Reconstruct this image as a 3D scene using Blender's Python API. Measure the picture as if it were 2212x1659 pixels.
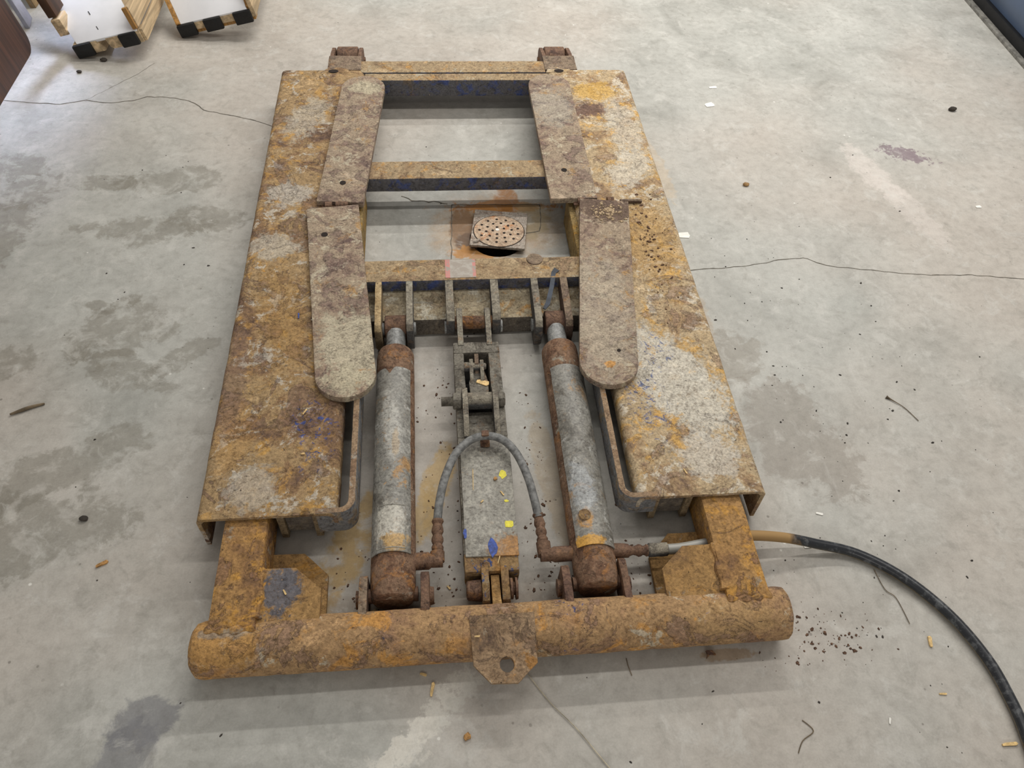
import bpy, bmesh, math, random
from mathutils import Vector, Matrix, noise
R = math.radians
random.seed(7)
S = bpy.context.scene
for o in list(bpy.data.objects): bpy.data.objects.remove(o)
COL = S.collection

# ------------------------------------------------------------------ camera
cam_d = bpy.data.cameras.new('camera'); cam = bpy.data.objects.new('camera', cam_d); COL.objects.link(cam)
cam_d.sensor_fit = 'HORIZONTAL'; cam_d.sensor_width = 36.0
cam_d.lens = 1697.9 / 2212 * 36.0
cam_d.clip_start = .02
cam.matrix_world = Matrix.Translation((-.08541, -.80828, 1.48539)) @ (
    Matrix.Rotation(-.138702, 4, 'Z') @ Matrix.Rotation(.689220, 4, 'X') @ Matrix.Rotation(.070146, 4, 'Z'))
S.camera = cam

# ------------------------------------------------------------------ light
S.view_settings.view_transform = 'Standard'; S.view_settings.look = 'None'
S.view_settings.gamma = 1; S.view_settings.use_curve_mapping = False
S.view_settings.exposure = 0.07
W = bpy.data.worlds.new('workshop_air'); S.world = W; W.use_nodes = True
W.node_tree.nodes['Background'].inputs[0].default_value = (1.0, .97, .93, 1)
W.node_tree.nodes['Background'].inputs[1].default_value = .32

def strip_light(name, loc, sx, sy, power, col, target=None, spread=180):
    l = bpy.data.lights.new(name, 'AREA'); l.shape = 'RECTANGLE'; l.size = sx; l.size_y = sy
    l.energy = power; l.color = col; l.spread = R(spread)
    o = bpy.data.objects.new(name, l); COL.objects.link(o); o.location = loc
    if target:
        d = Vector(target) - Vector(loc); o.rotation_euler = d.to_track_quat('-Z', 'Y').to_euler()
    return o
WARM = (1.0, .97, .925)
strip_light('ceiling_strip_light', (1.2, 2.75, 2.85), 3.6, .10, 84, WARM)
strip_light('ceiling_strip_light', (.9, 3.7, 2.95), 3.6, .10, 42, WARM)
strip_light('ceiling_strip_light', (1.4, .8, 2.95), 3.6, .12, 34, WARM)
strip_light('ceiling_strip_light', (-.2, -3.9, 2.3), 3.0, .14, 26, WARM, (-.2, -.2, .1))
strip_light('daylight_doorway', (-1.42, 3.3, 1.0), .22, .5, 1.0, (.62, .72, 1.0), (-1.44, 1.75, 0), 18)

# ------------------------------------------------------------------ node helpers
def lin(c):
    f = lambda v: (v / 12.92 if v <= .04045 else ((v + .055) / 1.055) ** 2.4)
    return (f(c[0] / 255), f(c[1] / 255), f(c[2] / 255), 1)

class NT:
    def __init__(s, name):
        s.m = bpy.data.materials.new(name); s.m.use_nodes = True
        s.t = s.m.node_tree; s.t.nodes.clear()
        s.out = s.n('ShaderNodeOutputMaterial'); s.b = s.n('ShaderNodeBsdfPrincipled')
        s.t.links.new(s.b.outputs[0], s.out.inputs[0])
        s.co = s.n('ShaderNodeTexCoord').outputs['Object']
    def n(s, t): return s.t.nodes.new(t)
    def put(s, sock, v):
        if isinstance(v, bpy.types.NodeSocket): s.t.links.new(v, sock)
        elif v is not None: sock.default_value = v
    def noise(s, scale, detail=6, rough=.6, dist=0, co=None, off=(0, 0, 0), stretch=(1, 1, 1)):
        c = co or s.co
        mp = s.n('ShaderNodeMapping'); s.put(mp.inputs[0], c); mp.inputs[1].default_value = off; mp.inputs[3].default_value = stretch
        k = s.n('ShaderNodeTexNoise'); s.put(k.inputs['Vector'], mp.outputs[0])
        k.inputs['Scale'].default_value = scale; k.inputs['Detail'].default_value = detail
        k.inputs['Roughness'].default_value = rough; k.inputs['Distortion'].default_value = dist
        return k.outputs[0]
    def vor(s, scale, off=(0, 0, 0), feature='F1'):
        mp = s.n('ShaderNodeMapping'); s.put(mp.inputs[0], s.co); mp.inputs[1].default_value = off
        k = s.n('ShaderNodeTexVoronoi'); s.put(k.inputs['Vector'], mp.outputs[0]); k.inputs['Scale'].default_value = scale
        k.feature = feature
        return k.outputs[0]
    def step(s, v, a, b, lo=0., hi=1.):
        k = s.n('ShaderNodeMapRange'); s.put(k.inputs[0], v)
        k.inputs[1].default_value = a; k.inputs[2].default_value = b; k.inputs[3].default_value = lo; k.inputs[4].default_value = hi
        k.interpolation_type = 'SMOOTHSTEP'; return k.outputs[0]
    def mix(s, f, a, b, mode='MIX'):
        k = s.n('ShaderNodeMix'); k.data_type = 'RGBA'; k.blend_type = mode
        s.put(k.inputs[0], f); s.put(k.inputs[6], a); s.put(k.inputs[7], b); return k.outputs[2]
    def math(s, op, a, b=None):
        k = s.n('ShaderNodeMath'); k.operation = op; s.put(k.inputs[0], a)
        if b is not None: s.put(k.inputs[1], b)
        return k.outputs[0]
    def ramp(s, v, stops):
        k = s.n('ShaderNodeValToRGB'); s.put(k.inputs[0], v); e = k.color_ramp.elements
        while len(e) < len(stops): e.new(.5)
        for i, (p, c) in enumerate(stops): e[i].position = p; e[i].color = c
        return k.outputs[0]
    def blob(s, c, r, rot=0, soft=.35, amp=.55, nz=None):
        """soft-edged patch of wear or dirt at a place of the object, its outline broken by noise"""
        a = s.n('ShaderNodeMapping'); a.vector_type = 'TEXTURE'; s.put(a.inputs[0], s.co)
        a.inputs[1].default_value = c; a.inputs[2].default_value = (0, 0, R(rot)); a.inputs[3].default_value = r
        l = s.n('ShaderNodeVectorMath'); l.operation = 'LENGTH'; s.put(l.inputs[0], a.outputs[0])
        d = l.outputs['Value']
        if nz is not None: d = s.math('ADD', d, s.math('MULTIPLY', s.math('SUBTRACT', nz, .5), amp * 4))
        return s.step(d, 1 + soft, 1 - soft)
    def nz(s):
        g = s.n('ShaderNodeNewGeometry'); x = s.n('ShaderNodeSeparateXYZ'); s.put(x.inputs[0], g.outputs['Normal']); return x.outputs[2]
    def bump(s, v, strength, dist):
        k = s.n('ShaderNodeBump'); s.put(k.inputs['Height'], v); k.inputs['Strength'].default_value = strength
        k.inputs['Distance'].default_value = dist; s.put(s.b.inputs['Normal'], k.outputs[0]); return k
    def done(s, col, rough=.6, metal=0., spec=.5):
        s.put(s.b.inputs['Base Color'], col); s.put(s.b.inputs['Roughness'], rough); s.put(s.b.inputs['Metallic'], metal)
        s.b.inputs['Specular IOR Level'].default_value = spec; return s.m

def plain(name, c, rough=.6, metal=0., spec=.4, var=.25, scale=40, bump=.1):
    t = NT(name); n = t.noise(scale, 5, .6)
    col = t.mix(t.step(n, .3, .7), lin([v * (1 - var) for v in c]), lin([min(255, v * (1 + var * .6)) for v in c]))
    t.bump(n, bump, .002)
    return t.done(col, rough, metal, spec)

def rust(name, dark, mid, tan, ochre, grey=None, g_amt=.0, o_amt=.4, blue=0., blotch=11, seed=0., patches=(), rough=.85, side=None, bumpk=.55, gscale=16, scale_amt=.5, spk=1.):
    """layered rusted steel: worn base, plates of dark scale with broken edges, ochre bloom, bare grey, paint left over, pits, grains"""
    t = NT(name); o = (seed * 3.1, seed * 1.7, seed * 5.3)
    n1 = t.noise(blotch, 10, .70, .5, off=o)
    n2 = t.noise(gscale, 9, .70, .8, off=(o[1], o[2], o[0]))
    n3 = t.noise(22, 8, .72, .6, off=(o[2] + 4, o[0], o[1]))
    n4 = t.noise(190, 4, .7, off=o)
    n5 = t.noise(70, 6, .74, .3, off=(o[0] + 9, o[1], o[2]))
    n6 = t.noise(5, 4, .55, .6, off=(o[1] + 7, o[0], o[2]))
    n7 = t.noise(blotch * 1.25, 10, .66, 1.0, off=(o[2] + 3, o[1] + 8, o[0]))
    pale = [min(255, v * 1.10 + 8) for v in tan]
    col = t.ramp(n1, [(.33, lin(dark)), (.43, lin(mid)), (.50, lin(tan)), (.58, lin([v * .92 for v in tan])), (.66, lin(pale))])
    if ochre:
        om = t.math('MULTIPLY', t.step(n3, .58 - .12 * o_amt, .66 - .1 * o_amt), t.step(n6, .40, .56))
        col = t.mix(t.math('MULTIPLY', om, .8), col, lin(ochre))
        hot = t.math('MULTIPLY', t.step(t.noise(34, 4, .6, off=(o[0], o[2] + 2, o[1])), .69, .73), min(1, o_amt * 1.5))
        col = t.mix(hot, col, lin([min(255, ochre[0] * 1.06), ochre[1] * 1.0, ochre[2] * .85]))
    if grey and g_amt:
        gm = t.math('ADD', n2, t.math('MULTIPLY', t.math('SUBTRACT', n5, .5), .35))
        col = t.mix(t.math('MULTIPLY', t.step(gm, .66 - .22 * g_amt, .72 - .22 * g_amt), .85), col, lin(grey))
    # plates of dark purple-brown scale with a thin dark lip
    sm = t.math('ADD', n7, t.math('MULTIPLY', t.math('SUBTRACT', n5, .5), .18)); lo = .665 - .18 * scale_amt
    plate = t.step(sm, lo, lo + .018); lip = t.math('SUBTRACT', t.step(sm, lo - .012, lo + .002), t.step(sm, lo + .004, lo + .018))
    col = t.mix(t.math('MULTIPLY', plate, .6), col, t.mix(t.step(n5, .4, .6), lin(dark), lin([v * 1.22 for v in dark])))
    if blue:
        bm = t.math('MULTIPLY', t.step(t.noise(55, 5, .6, 1.5, off=(o[2], 3, 1)), .60, .64), t.step(t.noise(9, 3, .5, off=(2, o[1], 5)), .66 - .2 * blue, .74 - .2 * blue))
        col = t.mix(bm, col, lin((66, 80, 122)))
    brk = t.math('ADD', t.math('MULTIPLY', n3, .6), t.math('MULTIPLY', n5, .4))
    for (c, r, rot, pc, op) in patches:
        mk = t.blob(c, r, rot, .2, 1.1, brk)
        if pc[2] > pc[0] * 1.25: mk = t.math('MULTIPLY', mk, t.step(t.noise(62, 5, .65, 1.2, off=(o[0], 6, 2)), .555, .60))   # flecks of old blue paint
        else: mk = t.math('MULTIPLY', mk, t.step(n4, .18, .44))
        col = t.mix(t.math('MULTIPLY', mk, op), col, lin(pc))
    if side:   # dust lies on what faces up; the upright faces keep their paint and grime
        sc = t.mix(t.step(t.noise(30, 5, .6, 1., off=o), .5, .66), lin(side[0]), lin(side[1]))
        sc = t.mix(t.math('MULTIPLY', t.step(n3, .56, .66), .6), sc, lin([v * .8 for v in mid]))
        col = t.mix(t.step(t.nz(), .35, .7), sc, col)
    # fine tone: grain, pale and black specks
    col = t.mix(.85, col, t.ramp(n5, [(.30, (.36, .32, .30, 1)), (.46, (.98, .98, .98, 1)), (.56, (1.10, 1.10, 1.10, 1)), (.72, (1.42, 1.40, 1.36, 1))]), 'MULTIPLY')
    col = t.mix(.75, col, t.ramp(n4, [(.30, (.46, .42, .40, 1)), (.5, (1, 1, 1, 1)), (.72, (1.5, 1.46, 1.42, 1))]), 'MULTIPLY')
    pit = t.step(t.noise(95, 4, .6, .5, off=(o[2], o[1] + 3, 7)), .68, .73)
    col = t.mix(t.math('MULTIPLY', pit, .8), col, lin([v * .36 for v in dark]))
    col = t.mix(t.math('MULTIPLY', lip, .55), col, lin([v * .45 for v in dark]))
    if spk:
        ps = t.step(t.noise(150, 3, .6, off=(o[1], 2, o[2])), .70, .76)
        col = t.mix(t.math('MULTIPLY', ps, .55 * spk), col, lin([min(255, v * 1.3 + 20) for v in tan]))
    h = t.math('ADD', t.math('MULTIPLY', n5, .8), t.math('ADD', t.math('MULTIPLY', n4, .45), t.math('MULTIPLY', n1, .8)))
    h = t.math('ADD', t.math('SUBTRACT', h, t.math('MULTIPLY', pit, .4)), t.math('MULTIPLY', plate, .22))
    t.bump(h, bumpk, .009)
    return t.done(col, rough, 0, .3)

TAN = (172, 146, 106); BRN = (128, 101, 75); DRK = (94, 76, 65); OCH = (190, 142, 64); GRY = (176, 166, 148)
M = {}
M['deck_left'] = rust('rusted_deck_plate', (98, 78, 68), (138, 110, 80), (164, 138, 101), (186, 144, 78), (180, 172, 158), .50, .46, .0, 8, 1., scale_amt=.66,
    patches=[((-.36, .21, .113), (.04, .07, .05), 20, (62, 82, 144), .9), ((-.36, .13, .113), (.03, .04, .05), 0, (72, 84, 122), .6),
             ((-.46, .55, .11), (.05, .16, .08), 10, (160, 124, 70), .45), ((-.49, 1.02, .11), (.06, .05, .08), 10, (186, 180, 168), .7), ((-.50, .80, .11), (.06, .05, .08), 0, (184, 176, 160), .7), ((-.47, 1.40, .11), (.05, .12, .08), -20, (184, 176, 160), .6),
             ((-.53, .2, .11), (.04, .10, .08), 0, (184, 142, 82), .35), ((-.55, .35, .11), (.03, .14, .08), 0, (122, 100, 88), .5), ((-.48, .07, .11), (.05, .05, .06), 0, (180, 172, 158), .6)])
M['deck_right'] = rust('weathered_deck_plate', (120, 99, 84), (160, 134, 102), (184, 163, 130), (204, 160, 86), (196, 187, 170), .50, .55, .0, 8, 2.6, scale_amt=.5,
    patches=[((.45, .30, .113), (.085, .17, .06), 25, (200, 195, 182), .85), ((.37, .27, .113), (.04, .13, .06), 10, (80, 96, 142), .8), ((.40, .40, .113), (.05, .06, .06), 10, (80, 96, 142), .7), ((.47, .10, .113), (.06, .06, .06), 0, (198, 191, 178), .75),
             ((.49, 1.12, .113), (.05, .10, .06), -30, (200, 192, 176), .7), ((.45, 1.54, .113), (.07, .05, .06), 0, (200, 160, 80), .7), ((.42, 1.43, .113), (.055, .04, .06), 0, (112, 88, 78), .9), ((.51, 1.35, .113), (.05, .14, .06), 0, (198, 190, 174), .6), ((.48, .8, .113), (.07, .16, .06), 0, (170, 132, 72), .55)])
M['pad'] = rust('rusted_pad_plate', (104, 86, 80), (142, 122, 106), (162, 145, 124), (172, 136, 88), (180, 170, 148), .40, .2, 0, 14, 3.3, scale_amt=.55,
    patches=[((-.29, .42, .13), (.07, .12, .06), 12, (186, 177, 154), .85), ((.31, .50, .13), (.07, .20, .06), -4, (184, 174, 156), .45), ((-.29, 1.54, .13), (.05, .035, .06), 0, (184, 175, 150), .8), ((.29, 1.42, .13), (.06, .10, .06), 0, (166, 161, 150), .5), ((-.30, .33, .13), (.05, .04, .06), 0, (186, 177, 152), .7),
             ((.300, .345, .13), (.014, .010, .06), 0, (204, 148, 74), .8), ((.385, .905, .13), (.095, .050, .06), -6, (104, 86, 74), .95)])
M['arm'] = rust('orange_rusted_steel', (104, 80, 66), (144, 110, 72), (166, 129, 82), (190, 142, 68), (148, 136, 118), .25, .65, .4, 8, 4.1, scale_amt=.45)
M['tube'] = rust('brown_rusted_tube', (116, 94, 82), (154, 122, 92), (172, 139, 100), (200, 146, 76), (186, 174, 152), .22, .62, .2, 8, 5.2, scale_amt=.55,
    patches=[((-.50, -.235, .08), (.07, .05, .06), 0, (186, 140, 74), .6), ((-.49, -.225, .09), (.05, .012, .03), 0, (150, 146, 138), .6), ((.13, -.215, .08), (.03, .02, .05), 0, (70, 84, 130), .8), ((.44, -.25, .08), (.09, .03, .05), 0, (178, 146, 100), .5)])
M['brown'] = rust('dark_brown_rust', (72, 54, 47), (104, 79, 66), (122, 95, 76), (146, 106, 68), (146, 128, 112), .1, .3, 0, 14, 6.4, rough=.66)
M['barrel'] = rust('rusted_barrel', (84, 63, 51), (114, 85, 66), (134, 107, 86), (156, 110, 64), (150, 146, 132), .3, .4, 0, 16, 7.7)
NAVY = ((98, 97, 100), (74, 86, 132))
M['cross'] = rust('dusty_cross_beam', (116, 95, 76), (150, 127, 98), (166, 145, 114), (182, 138, 76), (174, 165, 144), .32, .35, 0, 11, 8.3, side=NAVY, scale_amt=.42)
M['shelf'] = rust('dusty_hinge_beam', (114, 100, 82), (150, 136, 110), (170, 157, 132), (172, 128, 68), (178, 172, 156), .5, .4, 0, 13, 9.1, side=((104, 97, 88), (126, 116, 102)), scale_amt=.3)
M['lug'] = rust('grey_dirty_lug', (92, 84, 76), (124, 118, 107), (146, 139, 124), (140, 108, 78), (154, 152, 140), .3, .2, 0, 16, 10.2, side=((84, 83, 82), (108, 96, 84)), scale_amt=.35)
M['lug_tan'] = rust('tan_dusty_lug', (140, 118, 86), (170, 146, 108), (184, 162, 124), (186, 142, 78), None, 0, .3, 0, 16, 10.9, side=((134, 118, 92), (150, 130, 102)), scale_amt=.25)
M['link'] = rust('greasy_grey_link', (78, 72, 64), (106, 101, 91), (126, 121, 110), (128, 98, 70), (134, 131, 122), .35, .15, 0, 18, 11.5, rough=.65, scale_amt=.3)
M['cover'] = rust('scuffed_grey_cover', (116, 112, 104), (134, 131, 122), (148, 145, 135), (160, 124, 72), (158, 155, 146), .4, .0, 0, 14, 12.2, rough=.55, bumpk=.16, scale_amt=.0,
    patches=[((.035, -.075, .074), (.04, .03, .05), 0, (168, 120, 62), .85), ((.0, .205, .074), (.04, .05, .05), 0, (100, 95, 87), .7), ((-.01, .02, .074), (.04, .10, .05), 10, (164, 161, 152), .4)])
M['sleeve'] = rust('worn_grey_sleeve', (98, 95, 88), (121, 118, 110), (136, 134, 127), (166, 126, 72), (164, 163, 158), .35, .08, 0, 13, 13.4, rough=.42, bumpk=.18, scale_amt=.12,
    patches=[((-.197, -.02, .1), (.03, .05, .05), 0, (194, 190, 178), .75), ((-.20, .22, .1), (.02, .10, .05), 5, (190, 188, 180), .5), ((.192, -.03, .1), (.016, .022, .05), 0, (184, 136, 66), .85), ((-.19, .17, .1), (.008, .035, .05), 0, (172, 146, 106), .5), ((.192, -.085, .1), (.032, .014, .05), 0, (192, 146, 68), .95), ((-.19, -.06, .1), (.024, .022, .05), 0, (184, 146, 82), .8), ((.192, .03, .1), (.03, .06, .05), 0, (166, 170, 172), .6)])
M['rod'] = rust('dull_steel_rod', (100, 100, 98), (128, 129, 127), (142, 143, 141), None, None, 0, 0, 0, 14, 14.3, rough=.4, bumpk=.08, scale_amt=.0)
M['guard'] = rust('grey_guard_strip', (110, 88, 72), (140, 114, 90), (156, 132, 106), (166, 120, 66), (160, 152, 140), .4, .3, 0, 15, 15.1, side=((128, 129, 130), (150, 134, 112)))
M['gusset'] = rust('ochre_gusset_plate', (108, 84, 62), (146, 114, 72), (160, 126, 80), (180, 132, 62), (140, 132, 118), .25, .5, 0, 9, 16.6, scale_amt=.3,
    patches=[((-.40, -.145, .09), (.035, .045, .05), 0, (92, 97, 108), .85)])
M['hitch'] = rust('rusted_hitch_plate', (100, 82, 68), (140, 116, 90), (156, 131, 103), (168, 120, 60), (152, 141, 122), .38, .5, 0, 13, 17.9, scale_amt=.5)
M['clevis'] = rust('ochre_blue_clevis', (92, 72, 58), (130, 104, 74), (146, 119, 82), (168, 122, 64), (128, 120, 106), .35, .5, 1.4, 18, 18.8)
M['bracket'] = rust('brown_dusty_bracket', (98, 83, 74), (126, 108, 92), (138, 121, 102), (150, 112, 74), None, 0, .2, 0, 16, 19.3, side=((92, 74, 64), (112, 92, 78)))
M['inner'] = rust('ochre_inner_web', (104, 88, 58), (140, 116, 70), (150, 128, 84), (170, 128, 54), None, 0, .5, 0, 14, 20.)
M['hose_grey'] = plain('dusty_grey_rubber', (122, 122, 120), .7, var=.25, scale=90)
M['dark'] = plain('near_black', (24, 22, 20), .9)  # near-black for the link floor and the slots in the crate board
M['hole'] = plain('dark_hole_shade', (38, 30, 25), .9)  # dark discs carry the shade of bolt holes, drain holes and disc groove
M['blue_dark'] = plain('dark_blue_strap', (46, 54, 66), .5, var=.4)
M['drain'] = rust('weathered_drain_casting', (124, 108, 96), (156, 144, 132), (170, 160, 148), (176, 124, 80), (176, 168, 158), .3, .25, 0, 30, 21., rough=.7, bumpk=.3)
M['drain_disc'] = rust('tan_drain_disc', (150, 120, 96), (178, 154, 130), (190, 168, 144), (186, 124, 74), (176, 168, 156), .25, .5, 0, 40, 22.2, rough=.7, bumpk=.2)

def wood(name, c, scale=60, axis=(1, .06, 1), rough=.6, var=.25):
    t = NT(name); n = t.noise(scale, 6, .6, .8, stretch=axis); n2 = t.noise(8, 3, .5)
    col = t.mix(t.step(n, .35, .7), lin([v * (1 - var) for v in c]), lin([min(255, v * 1.08) for v in c]))
    col = t.mix(t.math('MULTIPLY', t.step(n2, .4, .7), .3), col, lin([v * .85 for v in c]))
    t.bump(n, .1, .001); return t.done(col, rough, 0, .35)
M['pine'] = wood('pale_pine', (212, 186, 148)); M['pine_end'] = wood('orange_end_grain', (182, 136, 76), 90, (1, 1, .1))
M['walnut'] = wood('dark_brown_veneer', (84, 56, 36), 40, (1, 1, .05), .6, .35)
M['white'] = plain('white_melamine', (243, 244, 247), .4, var=.03, scale=6, bump=.02)
M['rubber'] = plain('black_rubber_cap', (20, 20, 21), .55, var=.3, scale=120)
M['bluewhite'] = plain('grey_white_board', (170, 172, 186), .5, var=.06)
M['card'] = plain('brown_cardboard', (150, 126, 92), .8, var=.12)
M['navy_panel'] = plain('dark_blue_enamel', (84, 100, 126), .4, var=.08, scale=5, bump=.02)
M['black_strip'] = plain('matt_black_strip', (20, 20, 22), .6)
M['alu'] = plain('grey_metal_edging', (120, 118, 112), .5)
M['chip'] = plain('pale_wood_splinter', (222, 190, 132), .7, var=.15, scale=200)
M['chip_dark'] = plain('brown_wood_splinter', (176, 132, 78), .7, var=.3, scale=160)
M['pebble'] = plain('dark_grit_lump', (62, 56, 50), .9); M['pebble_tan'] = plain('tan_pebble', (160, 126, 84), .8)
M['flake_white'] = plain('white_paint_flake', (236, 234, 226), .6, var=.05)
M['twig'] = plain('dry_stem', (110, 96, 76), .8)
M['wire'] = plain('bright_thin_wire', (170, 160, 136), .4)
M['blue_paint'] = plain('bright_blue_paint', (52, 76, 150), .5, var=.3, scale=150)
M['yellow_paint'] = plain('yellow_paint', (226, 214, 62), .5, var=.1, scale=150)
M['rustflake'] = plain('pale_rust_flakes', (168, 146, 116), .8, var=.3, scale=200)
M['rustcrumb'] = plain('brown_rust_crumbs', (92, 68, 52), .9, var=.4, scale=200)
M['grit'] = plain('black_floor_grit', (58, 53, 48), .9, var=.3, scale=200)

def hose_black():
    t = NT('black_rubber_hose'); x = t.n('ShaderNodeSeparateXYZ'); t.put(x.inputs[0], t.co)
    n = t.noise(30, 5, .6, .5); n2 = t.noise(60, 5, .65, stretch=(1, 1, 1))
    xn = t.math('ADD', x.outputs[0], t.math('MULTIPLY', n, .10)); dirt = t.math('MULTIPLY', t.step(xn, .71, .66), t.step(x.outputs[0], .43, .47)); near = t.step(x.outputs[0], .45, .41)
    col = t.mix(t.step(n2, .50, .66), lin((36, 38, 42)), lin((84, 86, 88)))
    col = t.mix(dirt, col, lin((160, 128, 82))); col = t.mix(near, col, lin((156, 154, 146)))
    low = t.step(t.math('ADD', t.nz(), t.math('MULTIPLY', n, .6)), .30, .10)
    col = t.mix(t.math('MULTIPLY', low, .55), col, lin((142, 124, 88)))
    return t.done(col, t.mix(dirt, (.32, .32, .32, 1), (.8, .8, .8, 1)), 0, .5)
M['hose_black'] = hose_black()
def decal():
    t = NT('torn_grey_decal'); n = t.noise(60, 5, .65, .6); x = t.n('ShaderNodeSeparateXYZ'); t.put(x.inputs[0], t.co)
    ed = t.math('ABSOLUTE', t.math('DIVIDE', t.math('ADD', x.outputs[0], .027), .037))
    red = t.math('MULTIPLY', t.step(ed, .74, .82), t.step(n, .44, .52))
    col = t.mix(t.step(n, .4, .65), lin((138, 126, 112)), lin((158, 150, 138)))
    col = t.mix(t.math('MULTIPLY', red, .7), col, lin((190, 84, 72))); return t.done(col, .4, 0, .5)
M['decal'] = decal()

# ------------------------------------------------------------------ mesh helpers
class MB:
    def __init__(s): s.bm = bmesh.new()
    def prism(s, poly, axis, a, b, holes=None):
        """polygon (2-D) extruded along an axis; axis z:(x,y) y:(x,z) x:(y,z)"""
        f = {'z': lambda p, w: (p[0], p[1], w), 'y': lambda p, w: (p[0], w, p[1]), 'x': lambda p, w: (w, p[0], p[1])}[axis]
        va = [s.bm.verts.new(f(p, a)) for p in poly]; vb = [s.bm.verts.new(f(p, b)) for p in poly]
        n = len(poly)
        s.bm.faces.new(va); s.bm.faces.new(vb[::-1])
        for i in range(n): s.bm.faces.new((va[i], vb[i], vb[(i + 1) % n], va[(i + 1) % n]))
        return va + vb
    def box(s, x0, x1, y0, y1, z0, z1): return s.prism([(x0, y0), (x1, y0), (x1, y1), (x0, y1)], 'z', z0, z1)
    def lathe(s, axis, c, prof, seg=32):
        """profile [(t, r)] turned about an axis line through c"""
        rings = []
        for t, r in prof:
            ring = []
            for i in range(seg):
                a = 2 * math.pi * i / seg; u, v = r * math.cos(a), r * math.sin(a)
                p = {'x': (t, c[0] + u, c[1] + v), 'y': (c[0] + u, t, c[1] + v), 'z': (c[0] + u, c[1] + v, t)}[axis]
                ring.append(s.bm.verts.new(p))
            rings.append(ring)
        for k in range(len(rings) - 1):
            for i in range(seg):
                j = (i + 1) % seg; s.bm.faces.new((rings[k][i], rings[k][j], rings[k + 1][j], rings[k + 1][i]))
        s.bm.faces.new(rings[0][::-1]); s.bm.faces.new(rings[-1])
    def tube(s, pts, r, seg=12, closed_ends=True, sub=6):
        P = smooth_path(pts, sub); rings = []; N = len(P); up = Vector((0, 0, 1))
        for i, p in enumerate(P):
            d = (P[min(i + 1, N - 1)] - P[max(i - 1, 0)]).normalized()
            side = d.cross(up)
            if side.length < .05: side = d.cross(Vector((0, 1, 0)))
            side.normalize(); nrm = side.cross(d)
            rr = r(i / (N - 1)) if callable(r) else r
            rings.append([s.bm.verts.new(p + rr * (math.cos(2 * math.pi * k / seg) * side + math.sin(2 * math.pi * k / seg) * nrm)) for k in range(seg)])
        for k in range(N - 1):
            for i in range(seg):
                j = (i + 1) % seg; s.bm.faces.new((rings[k][i], rings[k][j], rings[k + 1][j], rings[k + 1][i]))
        s.bm.faces.new(rings[0][::-1]); s.bm.faces.new(rings[-1])
    def xf(s, m): bmesh.ops.transform(s.bm, matrix=m, verts=s.bm.verts)
    def build(s, name, mat, parent=None, bevel=0, grid=0, jit=0, ang=32, freq=45, smooth=True):
        bm = s.bm
        bmesh.ops.recalc_face_normals(bm, faces=bm.faces)
        if bevel:
            es = [e for e in bm.edges if len(e.link_faces) == 2 and e.calc_face_angle(0) > R(35)]
            bmesh.ops.bevel(bm, geom=es, offset=bevel, segments=2, profile=.6, affect='EDGES', clamp_overlap=True)
        if grid:
            for ax in range(3):
                lo = min(v.co[ax] for v in bm.verts); hi = max(v.co[ax] for v in bm.verts)
                n = int((hi - lo) / grid)
                for k in range(1, n + 1):
                    w = lo + (hi - lo) * k / (n + 1); pc = [0, 0, 0]; pc[ax] = w; no = [0, 0, 0]; no[ax] = 1
                    bmesh.ops.bisect_plane(bm, geom=bm.verts[:] + bm.edges[:] + bm.faces[:], plane_co=pc, plane_no=no, dist=1e-5)
        if jit:
            bm.normal_update()
            for v in bm.verts:
                q = v.co * freq
                d = noise.noise(q) * .6 + noise.noise(q * 2.7) * .4 + noise.noise(v.co * 9) * .5
                v.co += v.normal * d * jit
        bm.normal_update()
        for f in bm.faces: f.smooth = smooth
        for e in bm.edges:
            if len(e.link_faces) == 2 and e.calc_face_angle(0) > R(ang): e.smooth = False
        me = bpy.data.meshes.new(name); bm.to_mesh(me); bm.free()
        o = bpy.data.objects.new(name, me); COL.objects.link(o); me.materials.append(mat)
        if parent: o.parent = parent
        return o

def smooth_path(pts, sub):
    P = [Vector(p) for p in pts]
    if sub <= 1 or len(P) < 3: return P
    out = []
    for i in range(len(P) - 1):
        p0, p1, p2, p3 = P[max(i - 1, 0)], P[i], P[i + 1], P[min(i + 2, len(P) - 1)]
        for k in range(sub):
            t = k / sub
            out.append(.5 * ((2 * p1) + (p2 - p0) * t + (2 * p0 - 5 * p1 + 4 * p2 - p3) * t * t + (3 * p1 - p0 - 3 * p2 + p3) * t ** 3))
    out.append(P[-1]); return out

def arc(cx, cy, r, a0, a1, n=8): return [(cx + r * math.cos(R(a0 + (a1 - a0) * i / n)), cy + r * math.sin(R(a0 + (a1 - a0) * i / n))) for i in range(n + 1)]
def empty(name, loc=(0, 0, 0)):
    o = bpy.data.objects.new(name, None); COL.objects.link(o); o.location = loc; o.empty_display_size = .1; return o
def tag(o, label=None, cat=None, group=None, kind=None):
    if label: o['label'] = label
    if cat: o['category'] = cat
    if group: o['group'] = group
    if kind: o['kind'] = kind
    return o

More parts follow.
